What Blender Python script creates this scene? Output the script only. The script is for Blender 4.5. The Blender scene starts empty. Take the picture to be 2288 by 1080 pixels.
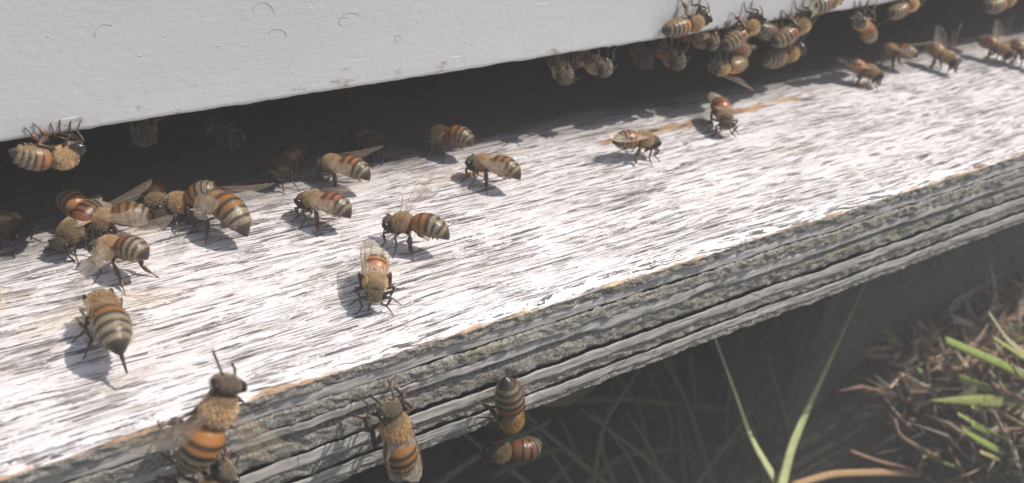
import bpy, math, random
import numpy as np

# ------------------------------------------------------------------ camera, world, sun (units: centimetres)
SC = bpy.context.scene
SC.unit_settings.system = 'METRIC'
SC.unit_settings.scale_length = 0.01
FPX = 2000.0                                   # focal length in photo pixels (photo 2288 x 1080)
CAM = np.array([-6.763, -8.868, 8.410])
_vx = np.array([3556., 960., -FPX]); _xc = _vx / np.linalg.norm(_vx)
_sz = 0.55
_A = -_xc[2] * _sz / _xc[0]; _B = -_xc[1] / _xc[0]
_qa = 1 + _B * _B; _qb = 2 * _A * _B; _qc = _A * _A - (1 - _sz * _sz)
_b = (-_qb + math.sqrt(_qb * _qb - 4 * _qa * _qc)) / (2 * _qa)
_zc = np.array([_A + _B * _b, _b, _sz])
ROT = np.array([_xc, np.cross(_zc, _xc), _zc])  # camera -> world
cd = bpy.data.cameras.new('camera')
cam = bpy.data.objects.new('camera', cd)
SC.collection.objects.link(cam)
from mathutils import Matrix
M4 = Matrix([list(ROT[0]) + [CAM[0]], list(ROT[1]) + [CAM[1]], list(ROT[2]) + [CAM[2]], [0, 0, 0, 1]])
cam.matrix_world = M4
cd.sensor_width = 36.0
cd.lens = 36.0 * FPX / 2288.0
cd.clip_start = 0.2
cd.clip_end = 20000
cd.dof.use_dof = True
cd.dof.focus_distance = 14.6
cd.dof.aperture_fstop = 0.25
SC.camera = cam

SUN_DIR = np.array([0.60, -0.30, 1.0]); SUN_DIR /= np.linalg.norm(SUN_DIR)
sun_el = math.asin(SUN_DIR[2]); sun_az = math.atan2(SUN_DIR[0], SUN_DIR[1])
world = bpy.data.worlds.new('World'); SC.world = world
world.use_nodes = True
wn = world.node_tree.nodes; wl = world.node_tree.links
sky = wn.new('ShaderNodeTexSky'); sky.sky_type = 'NISHITA'; sky.sun_disc = False
sky.sun_elevation = sun_el; sky.sun_rotation = sun_az
sky.air_density = 1.2; sky.dust_density = 2.5
wl.new(sky.outputs[0], wn['Background'].inputs[0]); wn['Background'].inputs[1].default_value = 0.088
sl = bpy.data.lights.new('sun', 'SUN'); sl.energy = 3.15; sl.angle = math.radians(0.5); sl.color = (1.0, 0.935, 0.85)
so = bpy.data.objects.new('sun', sl); SC.collection.objects.link(so)
from mathutils import Vector
so.rotation_euler = Vector(SUN_DIR).to_track_quat('Z', 'Y').to_euler()
so.location = (20, -20, 60)
SC.view_settings.view_transform = 'Standard'; SC.view_settings.look = 'None'
SC.view_settings.gamma = 1.0; SC.view_settings.exposure = 0.46
SC.render.engine = 'CYCLES'
SC.cycles.max_bounces = 8; SC.cycles.diffuse_bounces = 4; SC.cycles.transparent_max_bounces = 24
SC.cycles.use_denoising = True
SC.cycles.sample_clamp_indirect = 6.0

# ------------------------------------------------------------------ dimensions
D = 4.35        # hive wall front face
H = 1.95        # underside of the wall above the board
GLARE_HAZE = 0.0040  # density of the added veiling-glare volume
T = 2.33        # thickness of the plywood board
rng = np.random.default_rng(7)
random.seed(5)

def ray(px, py):
    return ROT @ np.array([px - 1144.0, 540.0 - py, -FPX])
def at(px, py, n, d):                           # where the line of sight through a pixel meets the plane n.p = d
    r = ray(px, py); n = np.array(n, float)
    return CAM + r * ((d - n @ CAM) / (n @ r))
def unit(v):
    v = np.asarray(v, float); return v / (np.linalg.norm(v) + 1e-12)

# ------------------------------------------------------------------ helpers
def link(name, me, parent=None, loc=None):
    o = bpy.data.objects.new(name, me)
    SC.collection.objects.link(o)
    if parent is not None: o.parent = parent
    if loc is not None: o.location = loc
    return o
def thing(name, label, cat, loc=(0, 0, 0), group=None):
    o = link(name, None, None, loc); o.empty_display_size = 0.2
    o['label'] = label; o['category'] = cat
    if group: o['group'] = group
    return o
def tag(o, label, cat, group=None):
    o['label'] = label; o['category'] = cat
    if group: o['group'] = group
    return o

class MB:
    def __init__(s): s.v = []; s.f = []; s.c = []; s.m = []; s.n = 0
    def add(s, V, F, C, m=0):
        V = np.asarray(V, float); C = np.asarray(C, float)
        if C.ndim == 1: C = np.tile(C, (len(V), 1))
        s.v.append(V); s.c.append(C)
        s.f += [tuple(i + s.n for i in f) for f in F]; s.m += [m] * len(F); s.n += len(V)
    def loft(s, rings, C, m=0, caps=True):
        R = np.asarray(rings); k, n = R.shape[:2]
        F = []
        for i in range(k - 1):
            for j in range(n):
                a = i * n + j; b = i * n + (j + 1) % n
                F.append((a, b, b + n, a + n))
        if caps: F.append(tuple(range(n - 1, -1, -1))); F.append(tuple(range((k - 1) * n, k * n)))
        C = np.asarray(C, float)
        if C.ndim == 2 and len(C) == k: C = np.repeat(C, n, axis=0)
        elif C.ndim == 3: C = C.reshape(-1, 3)
        s.add(R.reshape(-1, 3), F, C, m)
    def tube(s, P, r, C, n=8, flat=None, side=None, m=0):
        P = np.asarray(P, float); k = len(P)
        r = np.broadcast_to(np.asarray(r, float), (k,)); fl = np.broadcast_to(np.asarray(1.0 if flat is None else flat, float), (k,))
        Tn = np.gradient(P, axis=0); Tn /= np.linalg.norm(Tn, axis=1)[:, None] + 1e-12
        ref = np.array([0, 0, 1.0]) if side is None else np.asarray(side, float)
        rings = []
        ph = np.linspace(0, 2 * np.pi, n, endpoint=False)
        for i in range(k):
            a = np.cross(Tn[i], ref)
            if np.linalg.norm(a) < 1e-3: a = np.cross(Tn[i], [1, 0.1, 0])
            a = unit(a); b = np.cross(a, Tn[i])
            rings.append(P[i] + r[i] * (np.cos(ph)[:, None] * a * fl[i] + np.sin(ph)[:, None] * b))
        s.loft(rings, C, m)
    def ball(s, c, ax, C, nu=10, nv=14, m=0):    # ax: 3 half-axis vectors
        ph = np.linspace(0.02, np.pi - 0.02, nu); th = np.linspace(0, 2 * np.pi, nv, endpoint=False)
        rings = [c + math.cos(p) * ax[2] + math.sin(p) * (np.cos(th)[:, None] * ax[0] + np.sin(th)[:, None] * ax[1]) for p in ph]
        s.loft(rings, C, m)
    def build(s, name, mats, parent=None, loc=None, smooth=True):
        me = bpy.data.meshes.new(name)
        V = np.concatenate(s.v); C = np.concatenate(s.c)
        me.from_pydata(V.tolist(), [], s.f)
        for mt in (mats if isinstance(mats, (list, tuple)) else [mats]): me.materials.append(mt)
        me.polygons.foreach_set('material_index', s.m)
        if smooth: me.polygons.foreach_set('use_smooth', [True] * len(s.f))
        ca = me.color_attributes.new('tint', 'FLOAT_COLOR', 'POINT')
        ca.data.foreach_set('color', np.concatenate([C, np.ones((len(C), 1))], 1).astype(np.float32).ravel())
        me.update()
        return link(name, me, parent, loc)

def grid_mesh(name, X, Y, Z, mats, attrs=None, parent=None, smooth=True):
    ny, nx = X.shape
    V = np.stack([X, Y, Z], -1).reshape(-1, 3)
    idx = np.arange(ny * nx).reshape(ny, nx)
    F = np.stack([idx[:-1, :-1], idx[:-1, 1:], idx[1:, 1:], idx[1:, :-1]], -1).reshape(-1, 4)
    me = bpy.data.meshes.new(name)
    me.vertices.add(len(V)); me.vertices.foreach_set('co', V.astype(np.float32).ravel())
    me.loops.add(F.size); me.loops.foreach_set('vertex_index', F.astype(np.int32).ravel())
    me.polygons.add(len(F)); me.polygons.foreach_set('loop_start', np.arange(0, F.size, 4, dtype=np.int32))
    me.polygons.foreach_set('use_smooth', [smooth] * len(F))
    me.update(calc_edges=True)
    me.materials.append(mats)
    for k, a in (attrs or {}).items():
        at_ = me.attributes.new(k, 'FLOAT', 'POINT'); at_.data.foreach_set('value', a.astype(np.float32).ravel())
    me.validate()
    return link(name, me, parent)

_tabs = [rng.random((256, 256)) for _ in range(6)]
def vnoise(x, y, s=0):
    t = _tabs[s % 6]
    xi = np.floor(x).astype(int); yi = np.floor(y).astype(int)
    fx = x - xi; fy = y - yi; fx = fx * fx * (3 - 2 * fx); fy = fy * fy * (3 - 2 * fy)
    g = lambda a, b: t[(a + 37 * s) & 255, (b + 91 * s) & 255]
    return (g(xi, yi) * (1 - fx) + g(xi + 1, yi) * fx) * (1 - fy) + (g(xi, yi + 1) * (1 - fx) + g(xi + 1, yi + 1) * fx) * fy
def fbm(x, y, o=4, s=0):
    r = 0; a = 0.5; tot = 0
    for i in range(o):
        r = r + a * vnoise(x * 2 ** i + 11.3 * i, y * 2 ** i + 5.7 * i, s + i); tot += a; a *= 0.55
    return r / tot
def sstep(a, b, x):
    t = np.clip((x - a) / (b - a), 0, 1); return t * t * (3 - 2 * t)

# ------------------------------------------------------------------ materials
class NT:
    def __init__(s, name, rough=0.6):
        s.m = bpy.data.materials.new(name); s.m.use_nodes = True
        s.t = s.m.node_tree; s.n = s.t.nodes; s.b = s.n['Principled BSDF']; s.b.inputs['Roughness'].default_value = rough
        s.out = s.n['Material Output']
        s.co = s.n.new('ShaderNodeTexCoord').outputs['Object']
    def mk(s, t, **k):
        n = s.n.new(t)
        for a, v in k.items(): setattr(n, a, v)
        return n
    def L(s, a, b): s.t.links.new(a, b)
    def map(s, sc, loc=(0, 0, 0), rot=(0, 0, 0), src=None):
        n = s.mk('ShaderNodeMapping'); n.inputs['Scale'].default_value = sc; n.inputs['Location'].default_value = loc; n.inputs['Rotation'].default_value = rot
        s.L(src or s.co, n.inputs[0]); return n.outputs[0]
    def noise(s, sc, scale=1, det=4, rough=0.6, dist=0, loc=(0, 0, 0), rot=(0, 0, 0), src=None):
        n = s.mk('ShaderNodeTexNoise'); n.inputs['Scale'].default_value = scale; n.inputs['Detail'].default_value = det
        n.inputs['Roughness'].default_value = rough; n.inputs['Distortion'].default_value = dist
        s.L(s.map(sc, loc, rot, src), n.inputs['Vector']); return n.outputs['Fac']
    def vor(s, sc, scale=1, feat='F1', loc=(0, 0, 0), src=None):
        n = s.mk('ShaderNodeTexVoronoi', feature=feat); n.inputs['Scale'].default_value = scale
        s.L(s.map(sc, loc, (0, 0, 0), src), n.inputs['Vector']); return n.outputs['Distance']
    def rng(s, v, a, b, c=0.0, d=1.0, smooth=False):
        n = s.mk('ShaderNodeMapRange'); n.interpolation_type = 'SMOOTHSTEP' if smooth else 'LINEAR'
        for i, x in enumerate((a, b, c, d)): n.inputs[i + 1].default_value = x
        s.L(v, n.inputs[0]); return n.outputs[0]
    def math(s, op, a, b=None, clamp=False):
        n = s.mk('ShaderNodeMath', operation=op, use_clamp=clamp)
        for i, x in enumerate((a, b)):
            if x is None: continue
            if isinstance(x, (int, float)): n.inputs[i].default_value = x
            else: s.L(x, n.inputs[i])
        return n.outputs[0]
    def mix(s, f, a, b, mode='MIX'):
        n = s.mk('ShaderNodeMixRGB', blend_type=mode)
        for i, x in enumerate((f, a, b)):
            if isinstance(x, (int, float)): n.inputs[i].default_value = x
            elif isinstance(x, tuple): n.inputs[i].default_value = (*x, 1)
            else: s.L(x, n.inputs[i])
        return n.outputs[0]
    def bump(s, h, dist, strength=1.0, prev=None):
        n = s.mk('ShaderNodeBump'); n.inputs['Distance'].default_value = dist; n.inputs['Strength'].default_value = strength
        s.L(h, n.inputs['Height'])
        if prev: s.L(prev, n.inputs['Normal'])
        s.L(n.outputs[0], s.b.inputs['Normal']); return n.outputs[0]
    def attr(s, name, out='Fac'):
        n = s.mk('ShaderNodeAttribute', attribute_name=name); return n.outputs[out]
    def col(s, c):
        if isinstance(c, tuple): s.b.inputs['Base Color'].default_value = (*c, 1)
        else: s.L(c, s.b.inputs['Base Color'])

# white flaking paint over weathered plywood (top of the board)
def mat_board():
    t = NT('flaking_white_paint', 0.55)
    sep = t.mk('ShaderNodeSeparateXYZ'); t.L(t.co, sep.inputs[0])
    wob = t.noise((0.16, 0.5, 1), 1, 3)                       # slow bend of the grain
    wv = t.mk('ShaderNodeCombineXYZ'); t.L(t.math('MULTIPLY', wob, 0.55), wv.inputs[1])
    ad = t.mk('ShaderNodeVectorMath', operation='ADD'); t.L(t.co, ad.inputs[0]); t.L(wv.outputs[0], ad.inputs[1])
    src = ad.outputs[0]
    fine = t.noise((1.2, 36, 1), 1, 5, 0.6, src=src)
    mid = t.noise((0.8, 22, 1), 1, 5, 0.6, loc=(4, 3, 0), src=src)
    crumb = t.noise((16, 45, 1), 1, 4, 0.7, src=src)
    wear = t.noise((0.45, 1.1, 1), 1, 4, 0.6, loc=(7, 1, 0))
    gr = t.math('ADD', t.math('MULTIPLY', fine, 0.60), t.math('MULTIPLY', mid, 0.40))
    gr = t.math('ADD', gr, t.math('MULTIPLY', t.math('SUBTRACT', crumb, 0.5), 0.30))
    gr = t.math('ADD', gr, t.math('MULTIPLY', t.math('SUBTRACT', wear, 0.5), 0.22))
    l1 = t.math('ABSOLUTE', t.math('SUBTRACT', t.noise((0.30, 12, 1), 1, 3, 0.5, loc=(3, 5, 0), src=src), 0.5))
    l2 = t.math('ABSOLUTE', t.math('SUBTRACT', t.noise((0.48, 21, 1), 1, 3, 0.5, loc=(8, 2, 0), src=src), 0.5))
    brk = t.noise((1.5, 12, 1), 1, 5, 0.7, loc=(1, 7, 0), src=src)
    brk = t.math('ADD', brk, t.math('MULTIPLY', t.math('SUBTRACT', wear, 0.5), 0.35))
    brk = t.math('ADD', brk, t.math('MULTIPLY', t.math('SUBTRACT', crumb, 0.5), 0.30))
    g1 = t.math('MULTIPLY', t.rng(l1, 0.024, 0.017), t.rng(brk, 0.47, 0.49), clamp=True)
    g2 = t.math('MULTIPLY', t.rng(l2, 0.026, 0.018), t.rng(brk, 0.49, 0.51), clamp=True)
    crack = t.math('MAXIMUM', t.math('MAXIMUM', g1, g2), t.rng(gr, 0.630, 0.640))                            # 1 where the paint is gone
    # worn strip of bare orange wood along the old joint, and the bare rim at the front
    jy = t.math('ADD', t.math('MULTIPLY', t.noise((0.5, 0.3, 1), 1, 4), 0.5), -0.25)
    jd = t.math('ABSOLUTE', t.math('ADD', t.math('SUBTRACT', sep.outputs[1], t.attr('joint_y')), jy))
    jn = t.noise((2.2, 7, 1), 1, 5, 0.7)
    strip = t.rng(t.math('ADD', jd, t.math('MULTIPLY', t.math('SUBTRACT', jn, 0.5), 0.45)), 0.16, 0.06)
    strip = t.math('MULTIPLY', strip, t.attr('joint'), clamp=True)
    rim = t.rng(t.math('ADD', sep.outputs[1], t.math('MULTIPLY', t.noise((1.1, 5, 1), 1, 5, 0.7, loc=(1, 9, 0)), 0.55)), 0.27, 0.22)
    bare = t.math('MAXIMUM', strip, rim)
    # colours
    paint = t.mix(t.noise((0.5, 0.9, 1), 1, 4), (0.70, 0.665, 0.68), (0.80, 0.77, 0.775))
    paint = t.mix(t.rng(t.noise((0.9, 5, 1), 1, 5, 0.65, loc=(3, 8, 0), src=src), 0.54, 0.72), paint, (0.62, 0.59, 0.58))
    dirt = t.rng(t.noise((0.55, 1.3, 1), 1, 5, 0.7, loc=(21, 2, 0)), 0.56, 0.68)
    paint = t.mix(t.math('MULTIPLY', dirt, 0.6), paint, (0.44, 0.37, 0.27))
    wood = t.mix(t.noise((1.5, 30, 1), 1, 4), (0.045, 0.040, 0.037), (0.20, 0.18, 0.17))
    orange = t.mix(t.noise((2, 26, 1), 1, 4), (0.42, 0.22, 0.10), (0.60, 0.42, 0.25))
    orange = t.mix(t.rng(t.noise((1.2, 6, 1), 1, 4, 0.6, loc=(2, 4, 4)), 0.50, 0.56), orange, (0.14, 0.105, 0.075))
    c = t.mix(crack, paint, wood)
    c = t.mix(bare, c, orange)
    ins = t.rng(t.math('ADD', sep.outputs[1], t.math('MULTIPLY', t.noise((0.5, 2, 1), 1, 5, 0.7, loc=(6, 6, 0)), 1.2)), D + 0.35, D + 1.7)  # dark wood floor under the hive, colour lowered to deepen the gap's shade
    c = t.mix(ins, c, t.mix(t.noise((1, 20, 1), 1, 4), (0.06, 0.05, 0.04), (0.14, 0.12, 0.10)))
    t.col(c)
    h = t.math('SUBTRACT', t.math('MULTIPLY', t.math('SUBTRACT', 1.0, crack), 1.0), t.math('MULTIPLY', bare, 0.6))
    n1 = t.bump(h, 0.014, 0.9)
    t.bump(t.noise((30, 60, 1), 1, 3), 0.006, 0.7, n1)
    t.L(t.rng(crack, 0, 1, 0.42, 0.85), t.b.inputs['Roughness'])
    return t.m
def mat_ply():
    t = NT('weathered_ply_edge', 0.9)
    eg = t.attr('endgrain'); gv = t.attr('cavity'); ww = t.attr('wash')
    lg = t.mix(t.noise((2.6, 1, 48), 1, 6, 0.75), (0.36, 0.335, 0.305), (0.72, 0.68, 0.635))
    lg = t.mix(t.rng(t.noise((0.8, 1, 55), 1, 4, 0.7, loc=(3, 1, 1)), 0.56, 0.66), lg, (0.07, 0.062, 0.058))
    e = t.mix(t.rng(t.noise((24, 12, 28), 1, 5, 0.75), 0.36, 0.64), (0.12, 0.106, 0.09), (0.64, 0.60, 0.535))
    lich = t.rng(t.noise((0.7, 1, 2.2), 1, 5, 0.7, loc=(3, 0, 8)), 0.55, 0.66)
    e = t.mix(t.math('MULTIPLY', lich, 0.6), e, (0.30, 0.28, 0.14))
    xc = t.rng(t.vor((0.75, 1, 2.4), 1, 'DISTANCE_TO_EDGE'), 0.0, 0.016, 1, 0)
    lg = t.mix(t.math('MULTIPLY', xc, 0.6), lg, (0.06, 0.05, 0.045))
    c = t.mix(eg, lg, e)
    c = t.mix(t.math('MULTIPLY', gv, 0.6), c, (0.035, 0.03, 0.027))
    c = t.mix(ww, c, (0.66, 0.64, 0.64))
    org = t.rng(t.noise((0.6, 1, 3.5), 1, 5, 0.7, loc=(13, 0, 3)), 0.60, 0.68)
    c = t.mix(t.math('MULTIPLY', org, 0.2), c, (0.30, 0.20, 0.13))
    t.col(c)
    n1 = t.bump(t.math('MULTIPLY', t.noise((26, 26, 14), 1, 5, 0.7), eg), 0.045, 1.0)
    t.bump(t.noise((2.0, 1, 60), 1, 5, 0.7), 0.022, 1.0, n1)
    t.b.inputs['Specular IOR Level'].default_value = 0.2
    return t.m
def mat_wall():
    t = NT('white_hive_paint', 0.42)
    sep = t.mk('ShaderNodeSeparateXYZ'); t.L(t.co, sep.inputs[0])
    base = t.mix(t.noise((0.25, 1, 0.6), 1, 4), (0.60, 0.595, 0.60), (0.70, 0.695, 0.70))
    zz = t.math('SUBTRACT', sep.outputs[2], H)
    low = t.rng(zz, 0.75, 0.0)
    n = t.noise((1.6, 1, 3.2), 1, 6, 0.75, loc=(5, 0, 2))
    sp = t.rng(t.math('ADD', n, t.math('MULTIPLY', low, 0.10)), 0.67, 0.74)
    sp = t.math('MULTIPLY', sp, t.rng(zz, 0.9, 0.45), clamp=True)
    c = t.mix(t.math('MULTIPLY', sp, 0.8), base, (0.36, 0.27, 0.17))
    rim = t.rng(t.math('ADD', zz, t.math('MULTIPLY', t.noise((3, 1, 5), 1, 5, 0.7), 0.16)), 0.105, 0.085)
    c = t.mix(t.math('MULTIPLY', rim, 0.7), c, (0.30, 0.25, 0.19))
    gr = t.rng(t.noise((2.2, 1, 2.0), 1, 6, 0.8, loc=(9, 0, 4)), 0.66, 0.72)
    c = t.mix(t.math('MULTIPLY', gr, 0.35), c, (0.45, 0.43, 0.40))
    scr = t.rng(t.noise((0.9, 1, 26), 1, 2, 0.4, loc=(2, 0, 7), rot=(0, 0.10, 0)), 0.735, 0.76)
    c = t.mix(scr, c, (0.93, 0.93, 0.93))
    t.col(c)
    stroke = t.noise((0.6, 1, 16), 1, 4, 0.6, rot=(0, 0.03, 0))
    n1 = t.bump(stroke, 0.006, 0.5)
    dots = t.rng(t.vor((2.3, 1, 2.9), 1), 0.0, 0.06, 1, 0)
    n2 = t.bump(dots, 0.02, 0.7, n1)
    n2 = t.bump(t.noise((7, 1, 9), 1, 4, 0.7), 0.012, 0.6, n2)
    t.bump(scr, 0.012, 0.8, n2)
    return t.m
def mat_simple(name, a, b, sc=(3, 3, 3), rough=0.8, bump=0.03, lo=0.35, hi=0.65):
    t = NT(name, rough)
    n = t.noise(sc, 1, 6, 0.68)
    t.col(t.mix(t.rng(n, lo, hi), a, b))
    if bump: t.bump(n, bump, 1.0)
    return t.m
def mat_tint(name, rough, bump=0.0, trans=0.0, spec=0.5, bs=(40, 40, 40), vary=0.0):
    t = NT(name, rough)
    c = t.attr('tint', 'Color')
    if vary: c = t.mix(t.rng(t.noise(bs, 1, 4, 0.7), 0.35, 0.7), c, t.mix(1.0, c, (vary, vary, vary), 'MULTIPLY'))
    t.col(c)
    t.b.inputs['Specular IOR Level'].default_value = spec
    if bump: t.bump(t.noise(bs, 1, 3), bump, 1.0)
    if trans:
        tr = t.mk('ShaderNodeBsdfTranslucent'); t.L(c, tr.inputs[0])
        mx = t.mk('ShaderNodeMixShader'); mx.inputs[0].default_value = trans
        t.L(t.b.outputs[0], mx.inputs[1]); t.L(tr.outputs[0], mx.inputs[2]); t.L(mx.outputs[0], t.out.inputs[0])
    return t.m
M_board = mat_board(); M_ply = mat_ply(); M_wall = mat_wall()
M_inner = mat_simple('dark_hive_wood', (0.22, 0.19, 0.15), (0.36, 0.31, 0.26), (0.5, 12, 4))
M_body = mat_tint('bee_cuticle', 0.27, 0.004, 0, 0.5, (60, 60, 60), 0.7)
M_skin = mat_tint('bee_thorax_skin', 0.85, 0.01, 0, 0.15, (50, 50, 50), 0.5)
M_eye = mat_tint('bee_eye', 0.22, 0.0)
M_fur = mat_tint('bee_fur', 0.75, 0.0, 0.35, 0.2)
M_blade = mat_tint('grass_leaf', 0.45, 0.01, 0.3, 0.4, (5, 5, 5), 0.7)
M_twig = mat_tint('dry_stem', 0.8, 0.02, 0.1, 0.3, (9, 9, 9), 0.6)
M_soil = mat_simple('dark_soil', (0.022, 0.020, 0.014), (0.075, 0.062, 0.042), (1.2, 1.2, 1.2), 0.95, 0.25)
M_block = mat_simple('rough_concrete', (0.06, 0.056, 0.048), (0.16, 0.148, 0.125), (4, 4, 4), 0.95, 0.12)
M_block2 = mat_simple('grey_scratch', (0.50, 0.50, 0.51), (0.62, 0.62, 0.62), bump=0)
def mat_wing(name, lo, hi):
    t = NT(name, 0.25)
    t.col((0.72, 0.63, 0.50))
    tr = t.mk('ShaderNodeBsdfTransparent'); tr.inputs[0].default_value = (0.97, 0.95, 0.92, 1)
    mx = t.mk('ShaderNodeMixShader'); t.L(t.rng(t.noise((9, 9, 9), 1, 3), 0.3, 0.7, lo, hi), mx.inputs[0])
    t.L(tr.outputs[0], mx.inputs[1]); t.L(t.b.outputs[0], mx.inputs[2]); t.L(mx.outputs[0], t.out.inputs[0])
    return t.m
M_wing = mat_wing('wing_membrane', .26, .48); M_wing2 = mat_wing('clear_wing_membrane', .08, .20); M_vein = mat_tint('wing_vein', 0.5)

# ------------------------------------------------------------------ ground
gx = np.linspace(-40, 60, 200); gy = np.linspace(-40, 30, 140)
X, Y = np.meshgrid(gx, gy)
def ground_z(x, y):
    r = sstep(12.0, 18.0, x + 0.35 * y)
    return -14.5 + 4.6 * r + 1.1 * (fbm(x * 0.5, y * 0.5, 4, 1) - 0.5) + 0.5 * (fbm(x * 2.2, y * 2.2, 3, 2) - 0.5)
Z = ground_z(X, Y)
soil = grid_mesh('soil', X, Y, Z, M_soil); soil['kind'] = 'structure'
X, Y = np.meshgrid(np.linspace(-900, 900, 41), np.linspace(-900, 900, 41))
M_lawn = mat_simple('distant_grass', (0.05, 0.07, 0.025), (0.10, 0.11, 0.05), (0.02, 0.02, 0.02), 0.95, 0)
gr = grid_mesh('ground', X, Y, X * 0 - 15.6, M_lawn); gr['kind'] = 'structure'

# ------------------------------------------------------------------ landing board
board = thing('landing_board', 'weathered plywood landing board with flaking white paint on top', 'board')
XL, XR = -13.0, 30.0
xs = np.concatenate([np.arange(XL, 13, 0.05), np.arange(13, XR + .1, 0.1)])
# front line of the top veneer wobbles a little
def front_y(x): return 0.05 * (fbm(x * 0.7, x * 0 + 3, 4, 2) - 0.5) + 0.05 * (fbm(x * 4, x * 0 + 1, 3, 3) - 0.5)
ys = np.concatenate([[-0.06, -0.045, -0.02], np.arange(0.0, 5.6, 0.04), np.arange(5.8, 26, 0.6)])
X, Y = np.meshgrid(xs, ys)
gro = fbm(X * 0.8, (Y + 0.5 * fbm(X * .16, Y * .5, 3, 4)) * 14, 4, 0)
Z = -0.012 * sstep(0.5, 0.7, gro) + 0.02 * (fbm(X * .4, Y * .8, 3, 5) - .5)
edge = sstep(0.22, -0.06, Y)
Z = Z - 0.085 * edge ** 2 - 0.03 * edge * fbm(X * 3, Y * 9, 4, 1)
YY = Y + front_y(X) * sstep(1.0, 0.0, Y)
j_on = sstep(-0.2, 1.2, X) * sstep(13.5, 12.5, X) * sstep(0.40, 0.50, fbm(X * 0.8, X * 0 + 2.2, 3, 1))
PJ = [at(1000, 400, (0, 0, 1), 0), at(1300, 330, (0, 0, 1), 0), at(1600, 262, (0, 0, 1), 0), at(1840, 205, (0, 0, 1), 0)]
jy_ = np.interp(X, [p[0] for p in PJ], [p[1] for p in PJ])
grid_mesh('painted_top', X, YY, Z, M_board, {'joint': j_on, 'joint_y': jy_}, board)

# plies of the front edge: long-grain plies smooth and proud, end-grain plies rough and eroded
# (z from, z to, end grain, proud)
PL = [(-0.06, -0.30, 1, 0.02), (-0.30, -0.50, 0, -0.01), (-0.50, -0.78, 1, 0.03), (-0.78, -1.02, 0, 0.01), (-1.02, -1.44, 1, -0.035),
      (-1.44, -1.66, 0, 0.02), (-1.66, -1.93, 1, -0.02), (-1.93, -2.13, 0, 0.03), (-2.13, -2.33, 1, 0.00)]
NB = 14
xf = xs
wobz = 0.05 * (fbm(xf * 0.25, xf * 0 + 5, 3, 3) - 0.5)
for k, (z0, z1, eg, pr) in enumerate(PL):
    u = np.linspace(0, 1, NB)[:, None]
    zz = z0 + (z1 - z0) * u
    b0 = wobz + 0.035 * (fbm(xf * 1.3, xf * 0 + 7.1 * k, 4, k) - 0.5)
    b1 = wobz + 0.035 * (fbm(xf * 1.3, xf * 0 + 7.1 * (k + 1), 4, k + 1) - 0.5)
    if k == 0: b0 = b0 * 0
    if k == 8: b1 = b1 + 0.05 * (fbm(xf * 2.6, xf * 0, 4, 2) - 0.5)
    Xg = np.broadcast_to(xf, (NB, len(xf)))
    Zg = zz + b0[None] * (1 - u) + b1[None] * u
    em = np.minimum(u, 1 - u) * 2
    round_ = 0.05 * (1 - np.clip(em * 3, 0, 1)) ** 2
    if eg: dsp = pr + 0.085 * (fbm(Xg * 9, Zg * 12, 4, k) - 0.5) + 0.05 * (fbm(Xg * 1.5, Zg * 2, 3, k + 2) - .5) - 0.6 * round_
    else: dsp = pr + 0.035 * (fbm(Xg * 1.6, Zg * 11, 3, k) - 0.5) + 0.05 * (fbm(Xg * 0.7, Zg * 1.5, 3, k + 1) - .5) - 0.25 * round_
    if not eg:                                          # short cracks across the strip
        crk = sstep(0.80, 0.86, vnoise(Xg * 5 + Zg * 3, Zg * 0 + k, k)) * 0
        dsp = dsp - crk
    if k == 3: dsp = dsp - 0.11 * sstep(0.62, 0.95, u) * sstep(0.30, 0.42, fbm(Xg * .5, Zg * 0 + 1, 2, 4))   # deep open joint
    if k == 4: dsp = dsp - 0.11 * sstep(0.30, 0.0, u) * sstep(0.30, 0.42, fbm(Xg * .5, Zg * 0 + 1, 2, 4))
    Yg = -dsp - 0.045 + front_y(xf)[None]
    if k == 0: Yg = Yg * sstep(0, .2, u) + (YY[0][None] - 0.003) * (1 - sstep(0, .2, u)); Zg = Zg * sstep(0, .2, u) + (1 - sstep(0, .2, u)) * (Z[0][None] - 0.004 + 0 * u)
    cav = np.clip((Yg - front_y(xf)[None] + 0.045 + pr * 0 - 0.03) / 0.12, 0, 1) * (0.5 if eg else 0.9)
    wash = (0.55 if k < 2 and not eg else 0.15 if not eg else 0.12 if k < 3 else 0.0) * sstep(0.50, 0.66, fbm(Xg * 1.1, Zg * 9, 5, k + 3))
    grid_mesh('ply', Xg, Yg, Zg, M_ply, {'endgrain': Xg * 0 + eg, 'cavity': cav, 'wash': wash}, board)
mb = MB()
z = -T + 0.01
mb.add([(XL, 0.10, z), (XR, 0.10, z), (XR, 26, z), (XL, 26, z)], [(0, 3, 2, 1)], (0.3, 0.3, 0.3))
mb.build('underside', M_block, board, smooth=False)

# ------------------------------------------------------------------ hive
hive = thing('beehive', 'white painted wooden beehive box above the landing board', 'beehive', (0, D, H))
def boxm(mb, a, b, c=(0.5, 0.5, 0.5)):
    x0, y0, z0 = a; x1, y1, z1 = b
    V = [(x0, y0, z0), (x1, y0, z0), (x1, y1, z0), (x0, y1, z0), (x0, y0, z1), (x1, y0, z1), (x1, y1, z1), (x0, y1, z1)]
    mb.add(V, [(0, 3, 2, 1), (4, 5, 6, 7), (0, 1, 5, 4), (1, 2, 6, 5), (2, 3, 7, 6), (3, 0, 4, 7)], c)
xw = np.arange(-14, 40, 0.08)
prof = np.array([(1.2, 0.02), (0.3, 0.02), (0.02, 0.015), (0.004, 0.035), (0.0, 0.09), (0.0, 0.25), (0.0, 0.6), (0.0, 1.5), (0, 3), (0, 6), (0, 12)])
Xw = np.broadcast_to(xw, (len(prof), len(xw))).copy()
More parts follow.
